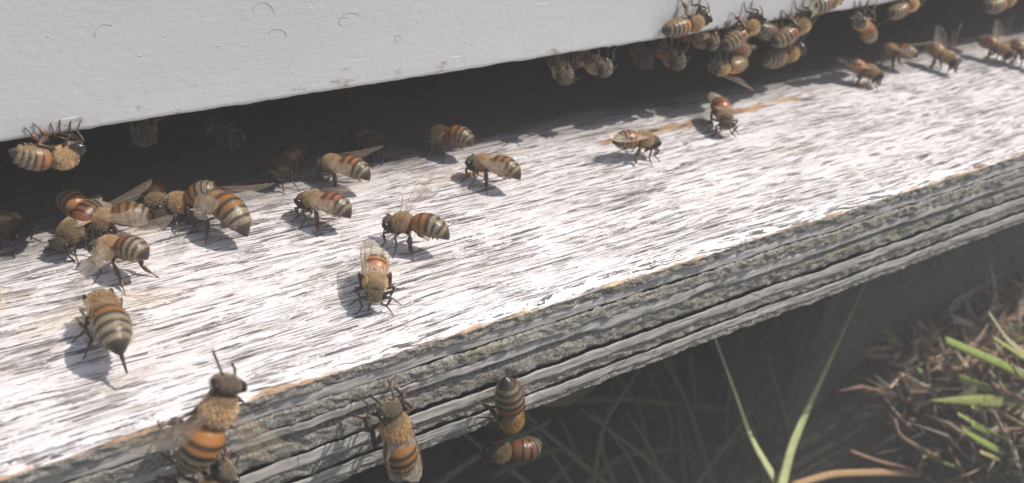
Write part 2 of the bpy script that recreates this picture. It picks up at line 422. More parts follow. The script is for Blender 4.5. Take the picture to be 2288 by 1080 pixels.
jit = (fbm(xw * 3, xw * 0, 5, 2) - 0.5) * 0.05 + (fbm(xw * 9, xw * 0 + 4, 3, 1) - 0.5) * 0.03
wgt = np.array([0.2, 1, 1, 1, .5, 0.1, 0, 0, 0, 0, 0])[:, None]
Yw = D + prof[:, :1] - np.maximum(jit, 0)[None] * 0.5 * wgt + 0 * Xw
Zw = H + prof[:, 1:] + jit[None] * wgt + 0 * Xw
wall = grid_mesh('front_panel', Xw, Yw, Zw, M_wall, {}, hive)
wall.location = (0, -D, -H)
mb = MB()
boxm(mb, (-14, D + 1.2, H), (40, D + 1.9, H + 12))
boxm(mb, (-14, D + 1.9, H + 3.2), (40, 26, H + 12)); boxm(mb, (-14, 25, 0.03), (40, 26, H + 3.2))
boxm(mb, (-14, D + 0.3, 0.03), (-13.2, 25, H + 3)); boxm(mb, (39, D + .3, 0.03), (40, 25, H + 3))
o = mb.build('inner_walls', M_inner, hive, smooth=False); o.location = (0, -D, -H)

# curled hair-thin scratches in the wall paint
for (cx, cy, rx, ry, a0, a1) in ((588, 35, 26, 30, 200, 350), (238, 78, 26, 24, 170, 300), (620, 78, 20, 14, 190, 380), (785, 42, 22, 14, 180, 330), (890, 85, 7, 8, 0, 330), (770, 48, 12, 10, 100, 300)):
    pts = [at(cx + rx * math.cos(math.radians(a)), cy + ry * math.sin(math.radians(a)), (0, 1, 0), D - 0.004) for a in np.linspace(a0, a1, 22)]
    mk = MB(); mk.tube(np.array(pts) - np.array([0, D, H]), [0.0028] * 22, (0.38, 0.38, 0.39), 5); mk.build('scratch', M_block2, hive)
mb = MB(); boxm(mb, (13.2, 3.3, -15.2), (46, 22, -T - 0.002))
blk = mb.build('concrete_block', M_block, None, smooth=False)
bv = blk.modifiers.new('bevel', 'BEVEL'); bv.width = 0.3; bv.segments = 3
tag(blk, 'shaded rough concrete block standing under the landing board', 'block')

# ------------------------------------------------------------------ bees
DARK = np.array([0.050, 0.034, 0.024]); ORG = np.array([0.43, 0.175, 0.058]); CREAM = np.array([0.37, 0.305, 0.205]); TAN = np.array([0.36, 0.24, 0.12])
ABW = ([0, .04, .10, .2, .34, .5, .66, .8, .9, .96, 1.0], [.06, .12, .178, .210, .224, .216, .188, .138, .090, .048, .008])
SEG = [0, .29, .46, .60, .73, .86, 1.001]
SURF = {  # surface kinds: normal pointing away from what carries the bee, and the plane offset
    'board': ((0, 0, 1), 0.0), 'wall': ((0, -1, 0), -D), 'under': ((0, 0, -1), -H), 'face': ((0, -1, 0), 0.09)}
def foot_on(p, surf):
    p = p.copy()
    if surf == 'board':
        p[2] = 0.012
        if p[1] < 0.05: p[1] = 0.05
    elif surf == 'wall': p[1] = D - 0.012; p[2] = max(p[2], H + 0.10 + 0.1 * random.random())
    elif surf == 'under': p[2] = H + 0.01; p[1] = max(p[1], D + 0.03)
    elif surf == 'face': p[1] = -0.075; p[2] = min(max(p[2], -T + 0.1), -0.05)
    return p

def bee(label, th, tail, surf='board', h=0.40, ht=0.46, tp=0.0, bulge=0.10, head=(0, 35), wings='fan', hue=0.0, orgc=None, stance=None,
        up=None, scale=None, group='honey bees at the hive entrance', depth=None, dark=1.0, noleg=False, pollen=False, seed=None, fur=5200, furc=None, shade=0.0, sting=False):  # dark scales body and fur colour; also paints shade onto bees in the gap
    rs = np.random.default_rng(int(abs(th[0] * 7 + th[1])) + (seed or 0))
    N, d0 = SURF[surf]; N = np.array(N, float)
    if up is not None: U = unit(up)
    else: U = N
    if depth is not None:                              # body floats along a plane of its own (hanging bees)
        n_, da, db = depth; n_ = np.array(n_, float)
        P = at(*th, n_, da); Q = at(*tail, n_, db)
    else:
        P = at(*th, N, d0 + h); Q = at(*tail, N, d0 + ht)
    ax = P - Q
    F = unit(ax - U * (ax @ U)); S = np.cross(U, F)
    L = np.linalg.norm(ax)
    sc = scale if scale else min(max(L / 0.90, 0.92), 1.08)
    print('bee %-50s L=%.2f sc=%.2f F=%s' % (label[:50], L, sc, F.round(2)))
    base = P - N * (P @ N - d0) if surf == 'board' else P
    P0 = base.copy()
    W = lambda x, y, z, o=None: (P - P0 if o is None else o) + sc * (F * x + S * y + U * z)
    ca, sa = math.cos(math.radians(tp)), math.sin(math.radians(tp))
    Ft = F * ca + U * sa; Ut = U * ca - F * sa          # thorax axes (tp>0: head up)
    Pc = P - P0
    mb = MB()
    n = 24; ph = np.linspace(0, 2 * np.pi, n, endpoint=False); cs, sn = np.cos(ph), np.sin(ph)
    rings = []; cols = []
    # abdomen, tip to waist
    w0 = Pc - Ft * 0.17 * sc - Ut * 0.01 * sc
    tipv = (Q - P0) - w0
    La = np.linalg.norm(tipv); tipl = unit(tipv) * min(max(La, 0.62 * sc), 0.80 * sc); tip = w0 + tipl
    ctrl = (w0 + tip) / 2 + (U * 0.75 - F * 0.25) * bulge * 2 * sc
    ts = np.linspace(1, 0, 46)
    rg = float(rs.uniform(-0.02, 0.02)); og = (ORG if orgc is None else np.array(orgc)) * (1 + hue) * rs.uniform(0.6, 1.15) * np.array([1, rs.uniform(.8, 1.15), 1]); cr = CREAM * rs.uniform(0.75, 1.15)
    n_or = 2 + (rs.random() < .35); th_ = rs.uniform(-.06, .06)
    for t in ts:
        c = (1 - t) ** 2 * w0 + 2 * t * (1 - t) * ctrl + t * t * tip
        tg = unit(-(2 * (1 - t) * (ctrl - w0) + 2 * t * (tip - ctrl)))      # forward
        u_ = unit(np.cross(tg, S)) * 1.0; u_ = u_ if u_ @ U > 0 or abs(u_ @ U) < .3 else -u_
        r = np.interp(t, *ABW) * sc
        k = max(i for i in range(6) if SEG[i] <= t + 1e-9); p = (t - SEG[k]) / (SEG[k + 1] - SEG[k])
        r *= 1 + 0.05 * (p - 0.5)
        hh = np.where(sn > 0, 0.96, 0.84)
        rings.append(c + r * (cs[:, None] * S + (sn * hh)[:, None] * u_))
        dors = sstep(-0.45, -0.1, sn)[:, None]
        if k == 5: top = DARK * (0.9 + 0.0 * p)
        else:
            fr = (og if k < n_or else cr)
            if k == 0: m = sstep(0.74, 0.84, p)
            elif k < 2: m = sstep(0.50 + th_, 0.60 + th_, p)
            else: m = sstep(0.46 + th_, 0.56 + th_, p)
            m = m * (1 - sstep(0.97, 1.0, p) * 0.5)
            if k >= n_or: m = max(m, 0.25 * sstep(0.1, 0, p))
            top = fr * (1 - m) + DARK * 1.3 * m
        und = TAN * 0.75 * (0.55 + 0.45 * (1 - sstep(.7, .95, p))) if k < 5 else DARK * 1.5
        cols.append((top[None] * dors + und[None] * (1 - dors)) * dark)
    # thorax: waist to neck
    TX = [(-.205, .05, .05), (-.195, .10, .10), (-.17, .15, .15), (-.12, .160, .155), (-.05, .172, .166), (.03, .172, .166), (.10, .158, .152), (.16, .145, .135), (.20, .09, .085), (.222, .06, .06)]
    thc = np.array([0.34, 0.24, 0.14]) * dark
    for (x, w, hz) in TX:
        c = Pc + Ft * x * sc
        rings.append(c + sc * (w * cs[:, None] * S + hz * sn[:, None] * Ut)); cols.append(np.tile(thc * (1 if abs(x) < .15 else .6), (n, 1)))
    # head: turned by yaw and pitched down
    yw, pt = math.radians(head[0]), math.radians(head[1])
    fh = unit(Ft * math.cos(yw) + S * math.sin(yw)); sh_ = np.cross(Ut, fh)
    Hf = fh * math.cos(pt) - Ut * math.sin(pt); Hu = np.cross(Hf, sh_)
    nk = Pc + Ft * 0.195 * sc - Ut * 0.01 * sc
    hc = nk + (Hf * 0.060 - Hu * 0.040) * sc
    HX = [(-.075, .06, .06), (-.055, .12, .12), (-.02, .165, .165), (.03, .178, .175), (.07, .165, .165), (.105, .125, .135), (.125, .07, .09), (.132, .02, .03)]
    for (x, w, hz) in HX:
        dn = np.clip(-sn, 0, 1)
        ww = w * (1 - 0.38 * dn); zz = hz * (1 + 0.18 * dn)
        rings.append(hc + sc * (Hf * (x - 0.0) + (ww * cs)[:, None] * sh_ + (zz * sn)[:, None] * Hu))
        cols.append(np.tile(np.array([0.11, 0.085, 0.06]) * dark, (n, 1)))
    mb.loft(rings, np.array(cols), 0)
    if sting:
        mb.tube([tip + tipl * 0.0, tip + tipl * .10 - U * .04, tip + tipl * .24 - U * .12], [.03, .022, .012], DARK, 8)
    for i in range(46 * n, min(len(mb.m), (63) * n)): mb.m[i] = 2
    # eyes
    for s_ in (1, -1):
        c = hc + sc * (sh_ * s_ * 0.142 + Hu * 0.025 + Hf * 0.035)
        mb.ball(c, [sc * (sh_ * 0.048 * s_ + Hf * .012), sc * Hf * 0.066, sc * (Hu * 0.128 + sh_ * s_ * .022)], np.array([0.018, 0.013, 0.011]) * (1 + 0 * shade), 10, 12, 1)
    # mandibles and tongue sheath
    mb.tube([hc + sc * (Hf * .06 - Hu * .14), hc + sc * (Hf * .075 - Hu * .20), hc + sc * (Hf * .06 - Hu * .25)], [.05 * sc, .038 * sc, .014 * sc], DARK * 1.6, 8)
    # antennae
    for s_ in (1, -1):
        j = rs.uniform(-.04, .04, 3)
        a0 = hc + sc * (Hf * .12 + sh_ * s_ * .03 + Hu * 0.0)
        a1 = a0 + sc * (Hf * .05 + sh_ * s_ * .06 + Hu * .01 + j * .5)
        a2 = a1 + sc * (Hf * .07 + sh_ * s_ * .03 - Hu * .08 + j)
        a3 = a2 + sc * (Hf * .04 + sh_ * s_ * .01 - Hu * .10 + j)
        mb.tube([hc + (q_ - hc) * .86 for q_ in (a0, (a0 + a1) / 2, a1, (a1 + a2) / 2, a2, a3)], np.array([.013, .013, .014, .016, .016, .013]) * sc, DARK * 1.2, 7)
    # legs
    ST = stance or {}
    LEG = [('f', .13, .30, .27, .21, .19, .17), ('m', 0, .02, .42, .24, .22, .22), ('h', -.12, -.36, .36, .27, .29, .30)]
    legc = np.array([0.075, 0.046, 0.028]) * (dark * .5 + .5); footc = np.array([0.19, 0.080, 0.04]) * (dark * .5 + .5)
    if not noleg:
        for (key, hx, fx, fy, lf, lt, la) in LEG:
            for s_ in (1, -1):
                q = ST.get(key + ('l' if s_ > 0 else 'r'))
                if q == 0: continue
                fx_, fy_ = q if q else (fx, fy)
                hip = Pc + sc * (Ft * hx + S * s_ * 0.09 - Ut * 0.14)
                g = W(fx_ + rs.uniform(-.03, .03), s_ * (fy_ + rs.uniform(-.02, .03)), -h / sc if surf == 'board' else -0.35)
                g = foot_on(g + P0, surf) - P0
                Nn = N if surf != 'wall' else unit(N * .8 - np.array([0, 0, .5]))
                a, b, l3 = lf * sc, lt * sc, la * sc
                out = (g - hip) - Nn * ((g - hip) @ Nn); out = unit(out)
                dist = np.linalg.norm(g - hip)
                l3 = min(l3, dist * .55)
                ank = g - (out * 0.72 - Nn * 0.62) / 0.95 * l3
                if dist > (a + b): ank = hip + (g - hip) * (1 - l3 / max(dist, l3) * 1.0)
                dd = np.linalg.norm(ank - hip)
                if dd > (a + b) * .985: k = dd / ((a + b) * .985); a *= k; b *= k
                if dd < abs(a - b) + .02: k = dd / (abs(a - b) + .03) ; a = b = (a + b) / 2
                u_ = unit(ank - hip); xk = (a * a - b * b + dd * dd) / (2 * dd); yk = math.sqrt(max(a * a - xk * xk, 1e-6))
                bd = U * 0.8 + S * s_ * 0.45 + F * (.3 if key == 'f' else -.25 if key == 'h' else 0.05); bd = unit(bd - u_ * (bd @ u_))
                kn = hip + u_ * xk + bd * yk
                fp = [hip + (kn - hip) * x for x in (0, .3, .7, 1)]; tp_ = [kn + (ank - kn) * x for x in (.12, .35, .75, 1.0)]
                if key == 'h':
                    mid = ank + (g - ank) * .52
                    pts = fp + tp_ + [ank + (g - ank) * .08, ank + (g - ank) * .28, mid, ank + (g - ank) * .62, ank + (g - ank) * .85, g, g + out * .03 * sc]
                    rad = [.034, .040, .032, .020, .024, .036, .042, .024, .030, .034, .022, .013, .012, .011, .006]
                    fl = [1, 1, 1, 1, 1.1, 1.5, 1.6, 1.2, 1.6, 1.6, 1.3, 1, 1, 1, 1]
                    k1 = 8
                else:
                    pts = fp + tp_ + [ank + (g - ank) * .1, ank + (g - ank) * .35, ank + (g - ank) * .6, ank + (g - ank) * .85, g, g + out * .03 * sc]
                    rad = [.030, .034, .028, .018, .022, .026, .022, .016, .018, .017, .013, .012, .011, .006]
                    fl = 1.0; k1 = 8
                cc = np.array([legc] * k1 + [legc * .4 + footc * .6] * (len(pts) - k1))
                mb.tube(pts, np.array(rad) * sc * 0.88, cc, 8, fl, side=S * s_ + U * .1)
                if pollen and key == 'h':
                    c = kn + (ank - kn) * .7 + S * s_ * .04 * sc
                    mb.ball(c, [S * .07 * sc, F * .07 * sc, U * .09 * sc], (0.62, 0.36, 0.06), 8, 10)
    root = thing('honey_bee', label, 'bee', P0, group)
    mb.build('body', [M_body, M_eye, M_skin], root)
    # fur -----------------------------------------------------------------
    hb = []; hd = []; hl = []; hcol = []
    def shell(cnt, fn, ln, c0, bias, jit=.35):
        for _ in range(cnt):
            p, nrm = fn(); d = unit(nrm + bias + rs.normal(0, jit, 3))
            hb.append(p); hd.append(d); hl.append(ln * sc * rs.uniform(.55, 1.15)); hcol.append(c0 * rs.uniform(.65, 1.25))
    fc = (np.array([0.80, 0.60, 0.36]) if furc is None else np.array(furc)) * rs.uniform(.85, 1.12) * dark; fp_ = np.array([0.66, 0.56, 0.42]) * rs.uniform(.9, 1.1) * dark
    def onth():
        v = unit(rs.normal(0, 1, 3))
        return Pc + sc * (Ft * (v[0] * .195 - .0) + S * v[1] * .167 + Ut * v[2] * .160), Ft * v[0] + S * v[1] + Ut * v[2]
    def onhead():
        v = unit(rs.normal(0, 1, 3)); v[0] = abs(v[0]) if rs.random() < .5 else v[0]
        if abs(v[1]) > .62: v[1] *= .6; v = unit(v)
        return hc + sc * (Hf * (.03 + v[0] * .10) + sh_ * v[1] * .155 + Hu * (v[2] * .165 - .01)), Hf * v[0] + sh_ * v[1] + Hu * v[2]
    def onband():
        while True:
            k = int(rs.choice(5, p=[.06, .10, .28, .28, .28])); p = rs.uniform(0, .45)
            t = SEG[k] + p * (SEG[k + 1] - SEG[k]); a = rs.uniform(0, 2 * np.pi)
            c = (1 - t) ** 2 * w0 + 2 * t * (1 - t) * ctrl + t * t * tip
            tg = unit(-(2 * (1 - t) * (ctrl - w0) + 2 * t * (tip - ctrl))); u_ = unit(np.cross(tg, S)); u_ = u_ if u_ @ U > 0 else -u_
            r = np.interp(t, *ABW) * sc
            nn = math.cos(a) * S + math.sin(a) * u_
            return c + r * (math.cos(a) * S + math.sin(a) * .93 * u_), nn * .35 - tg
    shell(int(fur * .85), onth, .060, fc, -Ft * .50 + Ut * .05, .30)
    shell(int(fur * .30), onhead, .038, fp_, Hf * .1)
    shell(int(fur * .18), onband, .040, (fc * .3 + CREAM * .62 * dark), -F * 0.0, .18)
    B = np.array(hb); Dv = np.array(hd); Ln = np.array(hl)[:, None]; Cc = np.array(hcol)
    sd = np.cross(Dv, rs.normal(0, 1, Dv.shape)); sd /= np.linalg.norm(sd, axis=1)[:, None]
    wv = 0.0032 * sc
    mid = B + Dv * Ln * .55 + rs.normal(0, .004, B.shape)
    V = np.stack([B - sd * wv, B + sd * wv, mid + sd * wv * .7, mid - sd * wv * .7, B + Dv * Ln], 1).reshape(-1, 3)
    m5 = len(B); i0 = np.arange(m5) * 5
    fb = MB(); fb.v.append(V); fb.c.append(np.repeat(Cc, 5, axis=0)); fb.n = len(V)
    fb.f = [(a, a + 1, a + 2, a + 3) for a in i0.tolist()] + [(a + 3, a + 2, a + 4) for a in i0.tolist()]; fb.m = [0] * len(fb.f)
    fb.build('fur', M_fur, root)
    # wings -----------------------------------------------------------------
    FW = [(0, .02), (.12, .05), (.35, .06), (.6, .05), (.8, .02), (.92, -.05), (.96, -.13), (.90, -.22), (.74, -.30), (.55, -.30), (.40, -.24), (.25, -.14), (.1, -.05), (0, -.02)]
    HW = [(0, .01), (.15, .03), (.35, .03), (.52, .0), (.64, -.06), (.66, -.13), (.58, -.21), (.42, -.26), (.28, -.24), (.15, -.15), (.05, -.06), (0, -.02)]
    VE = [[(0, 0), (.3, .045), (.62, .035), (.82, 0)], [(0, -.005), (.25, -.01), (.45, -.03), (.7, -.03), (.85, -.06)], [(.02, -.015), (.2, -.07), (.4, -.12), (.62, -.15), (.78, -.18)],
          [(.1, -.04), (.25, -.12), (.4, -.2)], [(.45, -.03), (.42, -.12)], [(.62, .035), (.58, -.05), (.62, -.15)], [(.25, -.01), (.22, -.08)]]
    if wings == 'none': return root
    wx, wy, rise, open_ = {'fold': (-1, .05, -.03, .12), 'half': (-.8, .6, .16, .3), 'fan': (-.45, .9, .28, .4), 'up': (-.30, .42, .95, .6), 'flat': (-.35, .95, .05, .1)}[wings]
    for s_ in (1, -1):
        for kind, out_, j in (('f', FW, 0), ('h', HW, 1)):
            dirv = unit(Ft * (wx - j * (.18 if wings != 'fold' else .0)) + S * s_ * (wy + (0.05 if wings == 'fold' else 0)) + Ut * (rise + rs.uniform(-.04, .04)))
            lead = unit(np.cross(S * s_ * open_ + Ut, dirv) * s_)    # leading edge side
            if wings == 'fold': lead = unit(S * s_ + Ut * -.25 - dirv * ((S * s_ + Ut * -.25) @ dirv))
            elif lead @ Ft < 0: lead = -lead
            nrm = np.cross(dirv, lead)
            o = Pc + sc * (Ft * (.02 - .05 * j) + S * s_ * .13 + Ut * (.14 - .012 * j))
            pt_ = lambda a, b: o + sc * (dirv * a + lead * b + nrm * (.05 * a * a - .03 * math.sin(b * 14) * a))
            wbm = MB()
            outl = [pt_(a, b) for a, b in out_]
            cen = pt_(.45 if kind == 'f' else .33, -.08)
            mids = [(q + cen) / 2 for q in outl]; k = len(outl)
            V = outl + mids + [cen]
            Fc = [(i, (i + 1) % k, k + (i + 1) % k, k + i) for i in range(k)] + [(k + i, k + (i + 1) % k, 2 * k) for i in range(k)]
            wbm.add(V, Fc, (.5, .4, .3), 0)
            vk = 1.0 if wings == 'fold' else 0.35; vs = VE if kind == 'f' else [[(a * .7, b * .8) for a, b in v] for v in VE[:4]]
            for v in vs: wbm.tube([pt_(*q) + nrm * .003 for q in v], np.linspace(.0055, .003, len(v)) * sc * vk, np.array([.30, .19, .11]), 5, m=1)
            wbm.tube([q for q in outl[:8 if kind == 'f' else 5]], np.linspace(.008, .003, 8 if kind == 'f' else 5) * sc * vk, np.array([.30, .17, .09]), 5, m=1)
            wbm.build('wing', [M_wing if wings == 'fold' else M_wing2, M_vein], root)
    return root

# ---- bees standing on the board
bee('honey bee fanning on the open paint in the middle, striped abdomen raised to the right', (900, 497), (1003, 536), h=.46, ht=.34, head=(10, 45), wings='up', bulge=.17)
bee('honey bee fanning right beside the worn orange strip, behind the shaded one', (1080, 364), (1162, 402), ht=.34, head=(10, 40), wings='half', bulge=.17)
bee('honey bee fanning at the shadow line, behind a second one with the same pose', (744, 366), (826, 404), ht=.34, head=(10, 50), wings='half', bulge=.17)
bee('honey bee fanning just in front of another at the shadow line, wings spread', (703, 448), (783, 488), ht=.32, head=(5, 45), wings='half', bulge=.17)
bee('honey bee in the shade of the hive wall behind the worn orange strip', (984, 300), (1050, 326), ht=.36, head=(0, 50), wings='none', bulge=.18, dark=.9)
bee('large honey bee with drooping orange and cream abdomen at the shadow line', (470, 445), (552, 530), h=.50, ht=.24, head=(0, 40), wings='half', bulge=.20, scale=1.1)
bee('honey bee half hidden behind a large drooping one, legs in the shade', (398, 452), (455, 440), h=.38, ht=.5, head=(0, 40), wings='none', bulge=.14)
bee('honey bee with its round dark tail towards the camera, topmost of the left cluster', (228, 490), (304, 492), h=.40, ht=.36, head=(0, 40), wings='half', bulge=.15)
bee('dark reddish honey bee facing down to the left in the left cluster', (158, 518), (204, 478), h=.36, ht=.40, head=(0, 50), wings='fold', dark=.55)
bee('fuzzy tan honey bee mostly hidden behind the left cluster', (196, 478), (150, 455), h=.42, ht=.36, head=(0, 30), wings='none')
bee('honey bee in the left cluster nearest the camera, hind legs stretched to the right', (248, 552), (326, 578), h=.42, ht=.46, head=(5, 45), wings='flat', bulge=.16, stance={'hl': (-.62, .40), 'hr': (-.72, .20)})
bee('lone honey bee seen from behind with its dark stinger pointing down', (230, 684), (272, 796), h=.50, ht=.42, head=(0, 45), wings='flat', bulge=.15, sting=True, stance={'hr': 0, 'mr': 0})
bee('furry honey bee facing the camera with folded wings on the open paint', (838, 632), (838, 575), h=.40, ht=.30, head=(0, 55), wings='fold', bulge=.06)
bee('honey bee walking right across the paint, antennae forward, wings folded', (1440, 312), (1378, 318), h=.42, ht=.42, head=(0, 50), wings='fold', bulge=.05)
bee('honey bee facing the camera on the right end of the worn strip', (1620, 260), (1602, 236), h=.40, ht=.36, head=(-10, 55), wings='fold', bulge=.10, scale=.92, dark=.85)
bee('blurred honey bee walking out of the shade, orange abdomen, left of the far group', (1945, 160), (1895, 148), h=.38, ht=.40, head=(0, 40), wings='fold')
bee('blurred honey bee behind the far walkers, one dark leg stretched down', (1990, 112), (2038, 126), h=.44, ht=.46, head=(0, 40), wings='half')
bee('blurred honey bee far right on the board with one pale wing raised', (2118, 128), (2075, 110), h=.42, ht=.44, head=(0, 30), wings='up')
bee('blurred orange honey bee near the right edge, legs lifted off the board', (2240, 110), (2200, 98), h=.42, ht=.42, head=(0, 35), wings='up')
bee('blurred honey bee cut off by the right edge of the picture', (2300, 120), (2262, 106), h=.42, ht=.42, head=(0, 35), wings='fold')
bee('honey bee facing out of the dark gap behind the large drooping one', (350, 455), (338, 430), h=.30, ht=.24, head=(0, 45), wings='none', dark=.6)
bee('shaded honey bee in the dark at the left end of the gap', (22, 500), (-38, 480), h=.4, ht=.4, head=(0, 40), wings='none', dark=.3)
bee('honey bee at the left edge of the paint, mostly out of the picture', (-112, 660), (-32, 672), h=.4, ht=.4, head=(0, 40), wings='fold')
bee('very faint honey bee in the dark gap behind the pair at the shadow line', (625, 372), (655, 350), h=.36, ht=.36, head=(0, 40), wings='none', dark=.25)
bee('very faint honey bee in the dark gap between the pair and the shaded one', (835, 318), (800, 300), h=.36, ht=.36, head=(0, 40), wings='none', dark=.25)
# ---- on the front edge
bee('large blurred honey bee climbing over the front edge, orange and black abdomen hanging', (488, 915), (408, 1050), surf='face', h=.62, ht=.55, head=(5, 20), wings='flat', bulge=.08, scale=1.12, orgc=(.62, .30, .075))
bee('blurred honey bee climbing head up on the plywood edge beside its shadow', (883, 955), (905, 1085), surf='face', h=.55, ht=.55, head=(0, 15), wings='fold', bulge=.05, scale=1.12, orgc=(.55, .27, .08), furc=(.8, .55, .28))
bee('honey bee crawling head down on the plywood edge with a yellow dusted thorax', (1142, 935), (1126, 828), surf='face', h=.36, ht=.40, head=(0, 40), wings='none', bulge=.08, furc=(.62,.40,.12))
bee('curled honey bee hanging under the head down one, striped abdomen to the right', (1118, 1010), (1185, 985), surf='face', h=.30, ht=.28, head=(0, 50), wings='none', bulge=.2, noleg=True, scale=.92, dark=.5)
bee('blurred orange honey bee head at the bottom rim of the picture', (478, 1100), (440, 1190), surf='face', h=.75, ht=.7, head=(-35, 10), wings='none', scale=1.1)
# ---- hanging from the wall: body below its lower edge, feet on the paint
WL = (0, -1, 0)
def hang(label, th, tail, y=D - .22, yt=None, up=(0, -.55, -.85), **k):
    return bee(label, th, tail, surf='wall', depth=((0, 1, 0), y, y if yt is None else yt), up=up, **k)
hang('striped honey bee hanging from the wall at the left end, legs on the paint', (142, 352), (22, 338), head=(0, 80), wings='none', bulge=.04)
hang('largest honey bee of the cluster on the wall edge, dark tail to the left', (1552, 52), (1478, 68), head=(0, 20), wings='none', bulge=.03)
hang('honey bee hanging from the wall edge with its head up on the paint', (1678, 62), (1612, 108), head=(0, 20), wings='half', bulge=.03, up=(.2, -.7, -.6))
hang('honey bee hanging from the wall edge, rightmost of the right cluster, head up', (1790, 58), (1722, 100), head=(0, 20), wings='half', bulge=.03, up=(.2, -.7, -.6))
hang('orange honey bee hanging low beneath the rightmost of the cluster', (1765, 120), (1700, 128), y=D + .2, head=(0, 20), wings='none', bulge=.10)
hang('blurred orange honey bee hanging alone in the gap right of the cluster', (1925, 52), (1950, 90), y=D - .1, head=(0, 20), wings='none')
hang('blurred honey bee hanging from the far wall edge at the top rim', (2035, 10), (1985, 30), head=(0, 20), wings='half')
hang('blurred honey bee in the top right corner under the far wall', (2250, 0), (2200, 12), y=D - .1, head=(0, 20), wings='none')
hang('small dark honey bee sitting on the painted wall at the top rim', (1860, 0), (1835, 8), y=D - .2, head=(0, 20), wings='fold', up=(0, -1, 0))
hang('honey bee squeezed in behind the two with their heads up on the paint', (1738, 78), (1690, 55), y=D + .05, up=(-.3, -.6, -.7), head=(0, 20), wings='none', bulge=.08, dark=.85)
hang('honey bee between the largest hanging one and its right neighbour, orange back', (1628, 98), (1672, 118), y=D + .08, up=(0, -.5, -.8), head=(0, 30), wings='fold', bulge=.08)
# hanging upside down under the edge, faces towards the camera
def peek(label, hd, y, fwd, **k):
    P = at(*hd, (0, 1, 0), y); tl = P - unit(fwd) * 0.86
    c = ROT.T @ (tl - CAM); t2 = (1144 + FPX * c[0] / -c[2], 540 - FPX * c[1] / -c[2])
    return bee(label, hd, t2, surf='under', depth=((0, 1, 0), y, tl[1]), up=(0, .25, -1), head=(0, k.pop('pitch', 20)), wings='none', **k)
peek('pale faced honey bee hanging alone under the wall, face straight to the camera', (1256, 160), D + .30, (-.35, -.9, -.35), dark=.9, scale=1.0)
peek('honey bee hanging under the wall, head turned to the right beside the pale faced one', (1330, 145), D + .25, (.2, -.9, -.2), dark=.9, scale=1.0)
peek('honey bee hanging under the wall with round dark face, left of the cluster', (1500, 130), D + .25, (-.1, -.9, -.3), dark=.7, scale=1.0)
peek('honey bee tucked under the largest hanging one, pale face', (1568, 88), D + .12, (.3, -.9, -.2), dark=.9, scale=1.0)
hang('dark honey bee hanging below the cluster with bright orange abdomen and a loose wing', (1612, 152), (1672, 132), y=D - .15, up=(0, .2, -1), head=(0, 30), wings='half', bulge=.06, hue=.3)
peek('honey bee far inside the gap near its left end, hanging from above', (322, 290), D + .9, (-.2, -.9, -.2), dark=.5, scale=1.0)

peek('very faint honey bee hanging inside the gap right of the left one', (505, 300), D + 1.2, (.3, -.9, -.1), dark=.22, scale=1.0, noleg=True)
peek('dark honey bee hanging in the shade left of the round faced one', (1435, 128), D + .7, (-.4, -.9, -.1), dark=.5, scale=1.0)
# ------------------------------------------------------------------ grass and dry stems
def blade(name, label, cat, pts, w, c, flat=3.2, mat=None, group=None, c2=None):
    P = np.array([at(a, b, (0, 1, 0), y) for (a, b, y) in pts])
    k = max(12, len(P) * 6); t = np.linspace(0, len(P) - 1, k); 
    # smooth the polyline
    Q = np.stack([np.interp(t, range(len(P)), P[:, i]) for i in range(3)], 1)
    for _ in range(3): Q[1:-1] = (Q[:-2] + 2 * Q[1:-1] + Q[2:]) / 4
    ww = np.interp(np.linspace(0, 1, k), *w)
    base = Q[0].copy()
    mb = MB(); c = np.array(c); c2 = c if c2 is None else np.array(c2)
    cc = c[None] * (1 - np.linspace(0, 1, k)[:, None]) + c2[None] * np.linspace(0, 1, k)[:, None]
    mb.tube(Q - base, ww / flat, cc, 8, flat, side=(.45, -.7, .55))
    o = mb.build(name, mat or M_blade, None, base)
    return tag(o, label, cat, group)
G1 = (0.40, 0.50, 0.14); G_SUNLIT = (0.78, 0.82, 0.44)  # second green is brightened to paint the sunlit blades
GG = 'grass blades below the landing board'
W1 = ([0, .5, 1], [.16, .13, .03])
blade('grass_blade', 'thin green grass blade leaning left, lit only at its foot', 'grass blade', [(1760, 1120, 1.0), (1680, 985, 2.1), (1640, 870, 2.9), (1590, 735, 3.3)], ([0, .3, 1], [.24, .14, .03]), G_SUNLIT, group=GG, c2=G_SUNLIT)
blade('grass_blade', 'broad pale green grass blade curving up to the right, lit at its foot', 'grass blade', [(1738, 1120, .9), (1768, 1000, 1.7), (1800, 925, 2.25), (1862, 790, 2.9), (1935, 630, 3.2)], ([0, .35, 1], [.30, .20, .05]), G_SUNLIT, group=GG, c2=G1)  # pale foot fading to green puts the sunlit part into the colour
blade('grass_blade', 'thick green grass blade with a cut tip pointing up to the left', 'grass blade', [(2330, 860, -.6), (2240, 815, -.2), (2112, 760, .4)], ([0, 1], [.20, .13]), G1, group=GG, flat=2)
blade('grass_blade', 'short straw coloured blade standing beside the cut green one', 'grass blade', [(2310, 880, 0), (2225, 770, .3)], ([0, 1], [.12, .08]), (.6, .56, .36), group=GG)
blade('grass_blade', 'green grass blade with blunt tip below the cut one', 'grass blade', [(2300, 915, -.4), (2210, 870, 0), (2143, 845, .3)], ([0, 1], [.20, .12]), G1, group=GG, flat=2)
blade('grass_blade', 'long pointed green leaf lying level in the litter', 'grass blade', [(2330, 905, -.8), (2200, 895, -.3), (2075, 895, .3)], ([0, .6, 1], [.26, .18, .02]), G1, group=GG, c2=(.38, .36, .12))
blade('grass_blade', 'small dark green leaf tip low in the litter', 'grass blade', [(2240, 1010, -1.4), (2190, 985, -1.2), (2150, 960, -1)], ([0, 1], [.16, .07]), G1, group=GG)
